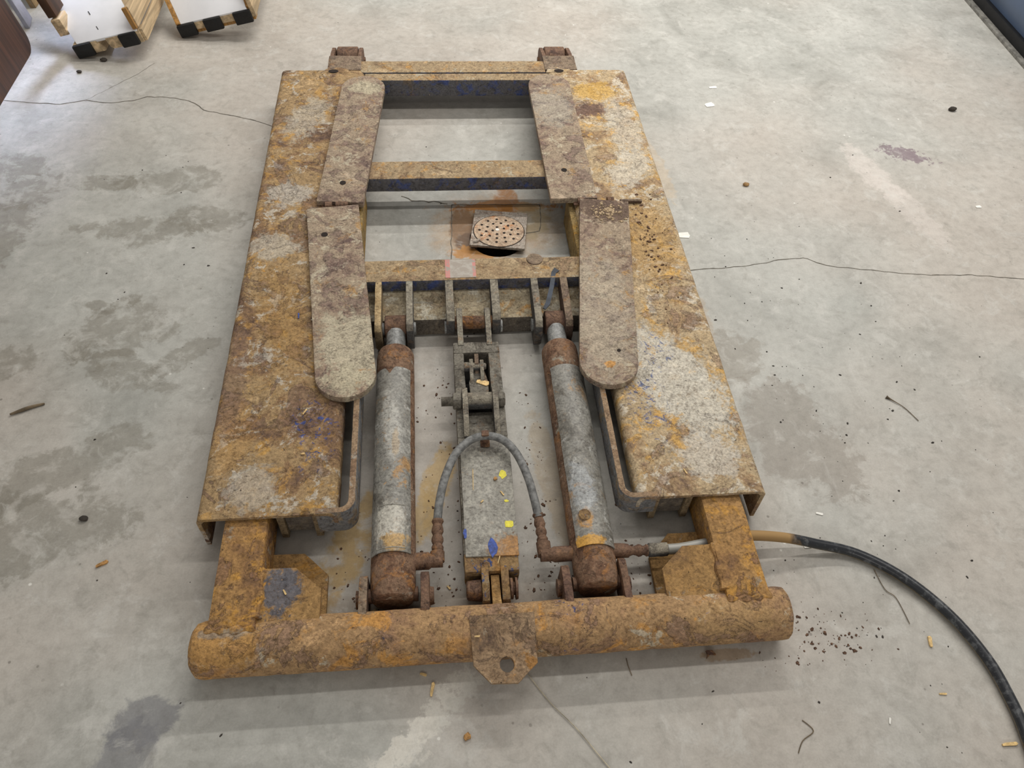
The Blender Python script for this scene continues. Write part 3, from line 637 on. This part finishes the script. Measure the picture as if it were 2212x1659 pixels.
# paint marks on the cover
for c, mt, rx, ry in (((.034, .098), 'yellow_paint', .009, .011), ((.037, .032), 'yellow_paint', .005, .003), ((.038, -.022), 'yellow_paint', .011, .009), ((.001, -.074), 'blue_paint', .010, .020), ((-.0515, -.04), 'blue_paint', .004, .012)):
    m = MB(); pts = [(c[0] + rx * math.cos(a) * (.7 + .5 * random.random()), c[1] + ry * math.sin(a) * (.7 + .5 * random.random())) for a in [2 * math.pi * i / 11 for i in range(11)]]
    m.prism(pts, 'z', .0730, .0742); m.build('paint_mark', M[mt], link)
# front clevis and its lug on the tube
m = MB(); m.box(-.056, .052, -.122, -.080, .012, .070); m.build('clevis_block', M['clevis'], link, .005, .014, .002)
for x0, x1 in ((-.0245, -.0095), (.0135, .0295)):
    m = MB(); m.prism([(-.10, .020), (-.10, .072), (-.15, .078), (-.180, .066), (-.186, .045), (-.18, .022), (-.15, .012)], 'x', x0, x1); m.build('clevis_cheek', M['clevis'], link, .0025, .012, .0014)
m = MB(); m.prism([(-.215, .016), (-.215, .085), (-.175, .066), (-.125, .060), (-.118, .045), (-.125, .020)], 'x', -.0065, .0115); m.build('centre_lug', M['gusset'], lift, .002, .014, .0012)
m = MB(); m.lathe('x', (-.150, .048), [(-.054, .016), (-.051, .019), (-.030, .021), (-.0245, .021)], 14); m.build('pin_head', M['brown'], link, .001, 0, .0022)
m = MB(); m.lathe('x', (-.150, .048), [(.0295, .017), (.031, .021), (.036, .021), (.038, .013), (.040, .013), (.041, .022), (.046, .021)], 18); m.build('pin_nut', M['brown'], link, 0, 0, .0016)

# bridging hose between the two rams
pts = [(-.1065, -.005, .066), (-.1005, .034, .082), (-.087, .086, .092), (-.064, .137, .098), (-.032, .171, .098), (.003, .182, .098), (.039, .170, .098), (.066, .133, .097), (.085, .078, .091), (.0945, .028, .082), (.1005, -.005, .068)]
m = MB(); m.tube(pts, .0088, 14, sub=6); hose = m.build('bridge_hose', M['hose_grey'], lift)
m = MB(); m.box(-.008, .012, .168, .206, .0745, .079); m.box(-.006, .010, .176, .190, .078, .1085); m.build('hose_clip', M['brown'], hose, .002, .012, .001)
ribs = lambda t: .0108 + .0018 * math.sin(t * 26)
m = MB(); m.tube([(-.1055, .0, .067), (-.107, -.04, .062), (-.108, -.072, .058)], ribs, 14); m.build('hose_ferrule', M['brown'], hose, 0, 0, .0009)
m = MB(); m.tube([(-.1085, -.068, .058), (-.1085, -.088, .056)], .014, 14, sub=1); m.build('elbow', M['brown'], hose, 0, 0, .001)
m = MB(); m.tube([(-.098, -.0855, .056), (-.126, -.0855, .056), (-.16, -.0855, .056)], lambda t: .0135 if t < .5 else .017, 14); m.build('elbow', M['brown'], hose, 0, 0, .001)
m = MB(); m.tube([(.100, .002, .067), (.103, -.035, .062), (.1045, -.066, .058)], ribs, 14); m.build('hose_ferrule', M['brown'], hose, 0, 0, .0009)
m = MB(); m.tube([(.105, -.060, .058), (.1055, -.088, .056)], .0145, 14, sub=1); m.build('elbow', M['brown'], hose, 0, 0, .001)
m = MB(); m.tube([(.097, -.0865, .056), (.125, -.0865, .056), (.165, -.0865, .056)], lambda t: .0135 if t < .5 else .016, 14); m.build('elbow', M['brown'], hose, 0, 0, .001)

# ------------------------------------------------------------------ supply hose across the floor
hs = empty('hydraulic_hose', (.25, -.09, .06))
tag(hs, 'long black hydraulic hose curving over the floor from the right ram of the lift', 'hose')
def inh(mb, name, mat, **k):
    mb.xf(Matrix.Translation((-.25, .09, -.06))); o = mb.build(name, mat, hs, **k); return o
m = MB(); m.tube([(.236, -.088, .060), (.258, -.089, .060), (.275, -.0895, .060)], lambda t: .0165 - .003 * t, 14); inh(m, 'union', M['brown'], jit=.0012)
m = MB(); m.tube([(.270, -.0895, .060), (.30, -.0905, .060), (.318, -.091, .060)], lambda t: .0105 + .002 * math.sin(t * 18), 12); inh(m, 'hose_nut', M['brown'], jit=.001)
m = MB(); m.lathe('x', (-.091, .060), [(.314, .011), (.317, .0142), (.336, .0135), (.340, .0142), (.354, .0138), (.356, .010)], 16); inh(m, 'ferrule', M['lug'], jit=.0006)
hp_ = [(.350, -.0915, .060), (.385, -.0905, .060), (.44, -.083, .060), (.50, -.0735, .059), (.545, -.069, .055), (.615, -.0715, .042), (.68, -.080, .026), (.77, -.1025, .0125), (.848, -.1615, .0125), (.910, -.2455, .0125), (.945, -.335, .0125), (.954, -.414, .0125), (.951, -.480, .0125), (.93, -.60, .0125), (.88, -.75, .0125)]
m = MB(); m.tube(hp_, .0108, 16, sub=8); 
o = m.build('hose_body', M['hose_black'], None); o.parent = hs; o.matrix_parent_inverse = Matrix.Translation((-.25, .09, -.06))

# ------------------------------------------------------------------ drain plate in the floor
dr = empty('drain_plate', (.094, .970, .0))
tag(dr, 'square perforated metal drain cover lying loose over the hole between the deck rails', 'drain cover')
T = Matrix.Rotation(R(-8.5), 4, 'Z') @ Matrix.Rotation(R(-2.5), 4, 'X')
T.translation = (0, 0, .0135)
m = MB(); m.box(-.078, .078, -.084, .084, -.004, .004); m.xf(T); m.build('casting', M['drain'], dr, .0015, .02, .0006)
m = MB(); m.lathe('z', (0, -.012), [(.003, .0725), (.0052, .072), (.0056, .070)], 40); m.xf(T); disc = m.build('perforated_disc', M['drain_disc'], dr, 0, 0, .0004)
m = MB(); m.lathe('z', (0, -.012), [(.0038, .0745), (.00425, .0745)], 40); m.xf(T); m.build('disc_groove', M['hole'], dr)
m = MB()
for rr_, k in ((.018, 5), (.037, 10), (.056, 13)):
    for i in range(k):
        a = 2 * math.pi * i / k + rr_ * 40
        m.lathe('z', (rr_ * math.cos(a), -.012 + rr_ * math.sin(a) * .95), [(.005, .0040), (.0061, .0040)], 8)
m.xf(T); tag(m.build('drain_holes', M['hole'], disc), kind='stuff')
m = MB(); m.lathe('z', (-.005, -.008), [(.005, .006), (.0066, .0055)], 14); m.xf(T); m.build('centre_screw', M['flake_white'], disc)
m = MB(); m.tube([(-.068, -.072, .0052), (-.060, -.070, .0056), (-.052, -.060, .0052)], .0045, 8); m.xf(T); m.build('lifting_lug', M['drain'], dr)

# ------------------------------------------------------------------ crates, boards and cabinet round the edge of the room
def leaning(name, loc, tilt):
    o = empty(name, loc); o.rotation_euler = (0, R(-tilt), 0); return o
def slab(parent, name, mat, BL, BR, TL, TR, ext=1.0, th=.012, a0=0., a1=1., lift_=0., b0=0.):
    """flat board given by its two front corners and two points farther up its slope"""
    BL, BR, TL, TR = map(Vector, (BL, BR, TL, TR)); n = (BR - BL).cross(TL - BL).normalized()
    L = lambda a, b: (BL.lerp(TL, b) if b <= 1 else BL + (TL - BL) * b) * (1 - a) + (BR + (TR - BR) * b) * a + n * lift_
    q_ = [L(a0, b0), L(a1, b0), L(a1, ext), L(a0, ext)]; m = MB(); bm = m.bm
    v = [bm.verts.new(p) for p in q_] + [bm.verts.new(p - n * th) for p in q_]
    bm.faces.new(v[:4]); bm.faces.new(v[4:][::-1])
    for i in range(4): bm.faces.new((v[i], v[i + 4], v[(i + 1) % 4 + 4], v[(i + 1) % 4]))
    m.xf((Matrix.Translation(parent.location) @ parent.rotation_euler.to_matrix().to_4x4()).inverted())
    return m.build(name, M[mat], parent, .0012)
def bx(parent, name, mat, x0, x1, y0, y1, z0, z1, bev=.0015):
    m = MB(); m.box(x0, x1, y0, y1, z0, z1); return m.build(name, M[mat], parent, bev)
c1 = leaning('wooden_crate', (-1.32, 1.962, 0.002), 13)
tag(c1, 'white-topped wooden crate with two black rubber end caps, standing beside the dark brown tabletop', 'crate')
K1 = ((-1.314, 1.966, .052), (-1.096, 1.966, .103), (-1.529, 2.299, .15), (-1.235, 2.235, .185))
slab(c1, 'white_board', 'white', *K1)
for a, b in ((.44, .12), (.455, .34), (.46, .58)): slab(c1, 'slot', 'dark', *K1, ext=b + .05, a0=a, a1=a + .012, b0=b, th=.003, lift_=.0008)
m = MB(); m.prism([(.0, .003), (.100, .003), (.084, .046), (.0, .046)], 'y', .006, .40); m.build('bottom_rail', M['pine'], c1, .002)
m = MB(); m.prism([(.122, .012), (.132, .003), (.245, .003), (.245, .046), (.118, .046)], 'y', .006, .05); m.build('bottom_rail', M['pine'], c1, .002)
bx(c1, 'rubber_cap', 'rubber', -.002, .064, -.006, .010, -.001, .045, .005)
bx(c1, 'rubber_cap', 'rubber', .168, .232, -.006, .010, .001, .046, .005)
bx(c1, 'side_board', 'pine', .238, .250, .012, .48, .052, .125); bx(c1, 'board_end', 'pine_end', .230, .246, .002, .013, .052, .125)
bx(c1, 'side_board', 'pine', .245, .256, .012, .48, .003, .045)
bx(c1, 'cleat', 'pine', -.052, -.018, .06, .13, .060, .118, .004); bx(c1, 'cleat', 'walnut', -.058, -.026, .07, .16, .122, .25, .004)
c2 = leaning('wooden_crate', (-.993, 2.109, .002), 13)
tag(c2, 'white-topped wooden crate with three black rubber end caps, the right one of the pair', 'crate')
K2 = ((-.988, 2.113, .052), (-.742, 2.113, .108), (-1.080, 2.308, .15), (-.776, 2.197, .2))
slab(c2, 'white_board', 'white', *K2)
slab(c2, 'side_board', 'pine_end', *K2, a0=-.07, a1=-.003, lift_=.002, th=.03); slab(c2, 'side_board', 'pine_end', *K2, a0=1.003, a1=1.06, lift_=.004, b0=.05, th=.02)
bx(c2, 'bottom_rail', 'pine', .0, .285, .008, .05, .014, .044); bx(c2, 'bottom_rail', 'pine_end', .0, .285, .012, .05, .002, .014, .001)
for x in (-.002, .098, .212): bx(c2, 'rubber_cap', 'rubber', x, x + .066, -.006, .010, .0, .045, .005)
bx(c2, 'side_board', 'pine', .277, .292, .006, .40, .014, .12)

tb = leaning('tabletop', (-1.494, 2.034, .001), 10)
tag(tb, 'dark brown wooden tabletop with rounded corner standing on edge at the far left', 'tabletop')
m = MB(); m.prism([(-1.6, 0), (-.05, 0)] + [(-.05 + .055 * math.sin(R(a)), .055 - .055 * math.cos(R(a))) for a in range(15, 91, 15)] + [(.005, .9), (-1.6, .9)], 'x', -.024, 0)
m.build('board', M['walnut'], tb, .003)
m = MB(); m.box(-.0225, -.0015, -1.6, -.06, -.0005, .0015); m.build('edge_band', M['black_strip'], tb)
m = leaning('board_strip', (-1.552, 2.18, .001), 11); tag(m, 'narrow grey-white board leaning behind the dark brown tabletop', 'board')
b = MB(); b.prism([(0, 0), (.055, .012), (.055, .7), (0, .7)], 'x', -.016, 0); b.build('board', M['bluewhite'], m, .001)
m = leaning('cardboard_sheet', (-1.575, 2.34, .001), 11); tag(m, 'brown cardboard sheet leaning at the back left, behind the crates', 'cardboard')
b = MB(); b.prism([(0, 0), (.12, 0), (.12, .7), (0, .7)], 'x', -.006, 0); b.build('sheet', M['card'], m, .001)
b = MB(); b.prism([(.0, 0.0), (-.02, .7), (.0, .7)], 'x', -.02, -.007); b.build('fold', M['card'], m, .001)

cab = empty('steel_cabinet', (2.20, 1.9, 0)); cab.rotation_euler = (0, 0, R(-2.8))
tag(cab, 'dark blue enamelled cabinet with black base at the right edge', 'cabinet')
m = MB(); m.prism([(.040, .0), (.040, .045), (.030, .075), (.018, .10), (.010, .13), (.006, .17), (.006, .9), (.6, .9), (.6, 0)], 'y', -.55, 1.2); 
cb = m.build('body', M['navy_panel'], cab, .002)
bx(cab, 'base_strip', 'black_strip', .020, .042, -.55, 1.2, .010, .05); bx(cab, 'floor_edging', 'alu', -.002, .020, -.55, 1.2, .0, .012)  # plain black strip along the foot of the body, grey edging before it

# ------------------------------------------------------------------ splinters, pebbles and other litter, each its own thing
def splinter(x, y, z, L, w, rot, mat, label, cat='wood chip', h=None, name='wood_splinter', group=None):
    h = h or w * .5; m = MB()
    m.prism([(-L / 2, -w * .35), (L * .35, -w / 2), (L / 2, -w * .1), (L * .42, w / 2), (-L * .3, w * .45), (-L / 2, w * .2)], 'z', 0, h)
    o = m.build(name, M[mat], None, 0, 0, 0); o.location = (x, y, z); o.rotation_euler = (0, 0, R(rot)); tag(o, label, cat, group); return o
splinter(-.779, -.024, .0008, .024, .007, 28, 'chip_dark', 'small tan wood chip with a dark knot on the floor left of the lift')
splinter(-.141, -.289, .0008, .013, .005, -20, 'chip', 'short curled pale shaving on the floor just in front of the cross tube')
splinter(-.125, -.317, .0008, .026, .006, 78, 'chip', 'long pale wood splinter upright in view below the cross tube, left of the hitch plate')
splinter(.854, -.293, .0008, .022, .007, 76, 'chip', 'pale wood splinter on the floor inside the curve of the black hose')
splinter(.836, -.393, .0008, .015, .0035, -5, 'chip', 'thin pale sliver on the floor below the splinter inside the hose curve')
splinter(.921, -.489, .0008, .030, .006, 0, 'chip', 'flat wood splinter lying near the bottom right corner beside the hose')
splinter(.714, -.433, .0008, .012, .0035, 66, 'flake_white', 'small white sliver on the floor at lower right, left of the hose')
splinter(-.065, -.405, .0008, .013, .011, 30, 'chip_dark', 'orange bark chip on the floor near the bottom edge below the hitch plate')
splinter(.008, .350, .0745, .030, .014, -22, 'chip', 'bright yellow wood flake lying on the latch of the centre link', h=.002)
splinter(-.384, .254, .1148, .016, .003, 62, 'chip', 'pale sliver on the left deck rail above the blue paint specks')
splinter(-.379, .144, .1148, .008, .004, 10, 'chip', 'tiny curled shaving on the left deck rail among the blue specks')
splinter(-.383, .531, .1146, .017, .003, 6, 'flake_white', 'white sliver on the left deck rail beside the near swing pad')
splinter(-.422, .545, .1146, .018, .0035, 95, 'blue_paint', 'blue plastic sliver on the left deck rail beside the near swing pad', 'plastic chip', name='plastic_sliver')
splinter(.414, .057, .1146, .014, .003, -70, 'chip', 'pale sliver on the front end of the right deck rail')
splinter(-.029, .088, .0745, .055, .0014, 88, 'chip', 'long thin straw lying along the grey cover of the centre link', 'straw', name='straw')
splinter(.018, .086, .0745, .008, .007, 40, 'chip_dark', 'small tan shaving beside a yellow paint mark on the grey cover')
splinter(.030, .050, .0745, .013, .003, -58, 'chip', 'golden sliver on the right of the grey cover, between the yellow marks')
splinter(-.013, .033, .0745, .008, .003, 45, 'chip', 'tiny golden sliver in the middle of the grey cover')
splinter(-.040, -.262, .1005, .010, .003, 0, 'chip', 'tiny white sliver on the left edge of the hitch plate')
splinter(-.392, -.151, .0920, .012, .0035, -60, 'chip', 'small pale sliver on the left gusset plate')
splinter(.012, -.100, .0738, .018, .0018, 72, 'chip', 'straw stuck up at the front end of the grey cover', 'straw', name='straw')
splinter(-.236, -.160, .0008, .010, .006, 15, 'chip', 'pale chip on the floor under the end of the left ram')
splinter(-.088, -.119, .0008, .010, .004, -50, 'chip', 'pale chip on the floor between the left ram and the centre link')
for x, y, L, w, lab in ((.889, 1.64, .034, .026, 'white paint flake on the floor to the right of the far deck end'), (.93, 1.755, .030, .014, 'faint grey-white paint scrap farthest back on the right floor'),
                        (.637, .943, .036, .026, 'white paint flake against the right deck rail'), (1.608, 1.05, .018, .012, 'white paint flake alone near the right edge of the floor'),
                        (.677, -.073, .018, .009, 'cream flake beside the brown start of the black hose'), (.729, .003, .016, .006, 'thin white flake on the floor above the black hose')):
    splinter(x, y, .0008, L, w, random.uniform(-20, 20), 'flake_white', lab, 'paint flake', h=.001, name='paint_flake')
def pebble(x, y, r, mat, lab):
    m = MB(); bmesh.ops.create_icosphere(m.bm, subdivisions=2, radius=r)
    bmesh.ops.scale(m.bm, vec=(1.25, .8, .6), verts=m.bm.verts)
    o = m.build('pebble', M[mat], None, 0, 0, r * .3, freq=160); o.location = (x, y, r * .55); tag(o, lab, 'pebble'); return o
pebble(.891, 1.177, .009, 'pebble_tan', 'tan pebble on the bare floor right of the lift')
pebble(1.771, 1.595, .012, 'pebble', 'dark oval pebble near the blue cabinet')
pebble(-1.235, 1.946, .010, 'pebble', 'dark pebble just in front of the left crate')
pebble(-1.298, 1.868, .008, 'pebble', 'dark pebble on the floor between the dark brown tabletop and the left crate')
pebble(-.840, .082, .008, 'pebble', 'dark pebble on the floor left of the front deck end')
def strand(name, pts, r, mat, lab, cat):
    m = MB(); m.tube(pts, r, 6, sub=5); o = m.build(name, M[mat]); tag(o, lab, cat); return o
strand('wire', [(.046, -.290, .004), (.062, -.315, .003), (.091, -.358, .003), (.132, -.405, .003), (.17, -.459, .003), (.20, -.50, .003)], .0009, 'wire', 'thin bright wire running from under the hitch plate to the bottom edge', 'wire')
m = strand('twig', [(-1.072, .366, .004), (-1.05, .376, .005), (-1.03, .386, .004), (-1.005, .395, .003)], lambda t: .0022 + .002 * math.sin(t * 3.1), 'twig', 'dry grass seed head on the stained floor at the far left', 'twig')
strand('twig', [(1.008, .316, .003), (1.022, .302, .003), (1.042, .280, .002), (1.06, .240, .002)], lambda t: .004 * (1 - t) ** 6 + .0009, 'twig', 'grass stem with a seed end on the bare floor at right', 'twig')
strand('fibre', [(.800, -.135, .002), (.806, -.18, .002), (.822, -.20, .002), (.828, -.255, .002)], .0008, 'twig', 'dark curved fibre on the floor under the bend of the black hose', 'fibre')
strand('fibre', [(.245, -.285, .002), (.246, -.30, .002), (.250, -.318, .002)], .0008, 'twig', 'short dark hair on the floor in front of the cross tube', 'fibre')
strand('fibre', [(.55, -.42, .0015), (.565, -.44, .0015), (.54, -.455, .0015), (.525, -.475, .0015)], .0009, 'twig', 'bent brown stem near the bottom edge at lower right', 'fibre')

def crumbs(name, mat, n, place, rmin, rmax, lab, cat, flat=.45, parent=None):
    m = MB(); bm = m.bm
    for k in range(n):
        p = place()
        if p is None: continue
        x, y, z = p; r = rmin + (rmax - rmin) * random.random() ** 2.5; a0 = random.random() * 6.28; sx = random.uniform(.8, 2.0)
        nb = 5; c, s_ = math.cos(a0), math.sin(a0); base = []; top = []
        for i in range(nb):
            a = 2 * math.pi * i / nb; rr_ = r * random.uniform(.7, 1.2); u, v = rr_ * sx * math.cos(a), rr_ * math.sin(a)
            base.append(bm.verts.new((x + u * c - v * s_, y + u * s_ + v * c, z))); top.append(bm.verts.new((x + .7 * (u * c - v * s_), y + .7 * (u * s_ + v * c), z + r * flat * random.uniform(.6, 1.4))))
        bm.faces.new(top)
        for i in range(nb): bm.faces.new((base[i], base[(i + 1) % nb], top[(i + 1) % nb], top[i]))
    o = m.build(name, M[mat], parent, smooth=False); tag(o, lab, cat, kind='stuff'); return o
def on_pad():
    t, u = random.gauss(.5, .2), random.betavariate(2, 2)
    if not .03 < t < .97: return None
    return (.318 + .118 * t + .006 * (1 - u), .845 + .092 * u, .1316)
crumbs('rust_flakes', 'rustflake', 150, on_pad, .0012, .0060, 'heap of pale loose rust flakes on the square end of the right near pad', 'rust flakes')
INL = [((.303, .575), (0, 1.67)), ((-.575, -.303), (0, 1.67)), ((-.57, .57), (-.286, -.184)), ((-.522, -.437), (-.24, .02)), ((.437, .522), (-.24, .02))]
def clear(x, y): return not any(a[0] - .003 < x < a[1] + .003 and b[0] - .003 < y < b[1] + .003 for a, b in INL)
def on_floor():
    x, y = random.uniform(-1.1, 1.6), random.uniform(-.5, 1.5)
    w = math.exp(-((x - .75) ** 2 / .12 + (y - .3) ** 2 / .25)) + .8 * math.exp(-((x - .6) ** 2 / .05 + (y + .2) ** 2 / .03)) + .10
    if random.random() > w: return None
    return (x, y, .0003) if clear(x, y) and (x - .09) ** 2 + (y - .95) ** 2 > .03 else None
crumbs('floor_grit', 'grit', 1500, on_floor, .0008, .0030, 'scattered dark grit on the concrete floor', 'grit')
def under():
    r = random.random()
    if r < .45: x, y = random.uniform(-.32, .36), random.gauss(-.10, .07)
    elif r < .7: x, y = random.gauss(.63, .06), random.gauss(-.27, .03)
    elif r < .85: x, y = random.uniform(.09, .14), random.uniform(-.15, .4)
    else: x, y = random.uniform(-.15, -.06), random.uniform(-.15, .45)
    return (x, y, .0003) if clear(x, y) else None
crumbs('rust_crumbs', 'rustcrumb', 520, under, .0008, .0036, 'brown rust crumbs fallen on the floor around the rams and the cross tube', 'rust crumbs')
def on_deck():
    x, y = .46 + abs(random.gauss(0, .035)), random.gauss(.78, .12)
    return (x, y, .1136) if .453 < x < .56 and .45 < y < 1.0 else None
crumbs('deck_crumbs', 'rustcrumb', 130, on_deck, .0009, .0044, 'dark rust crumbs lying on the right deck rail beside the near pad', 'rust crumbs')
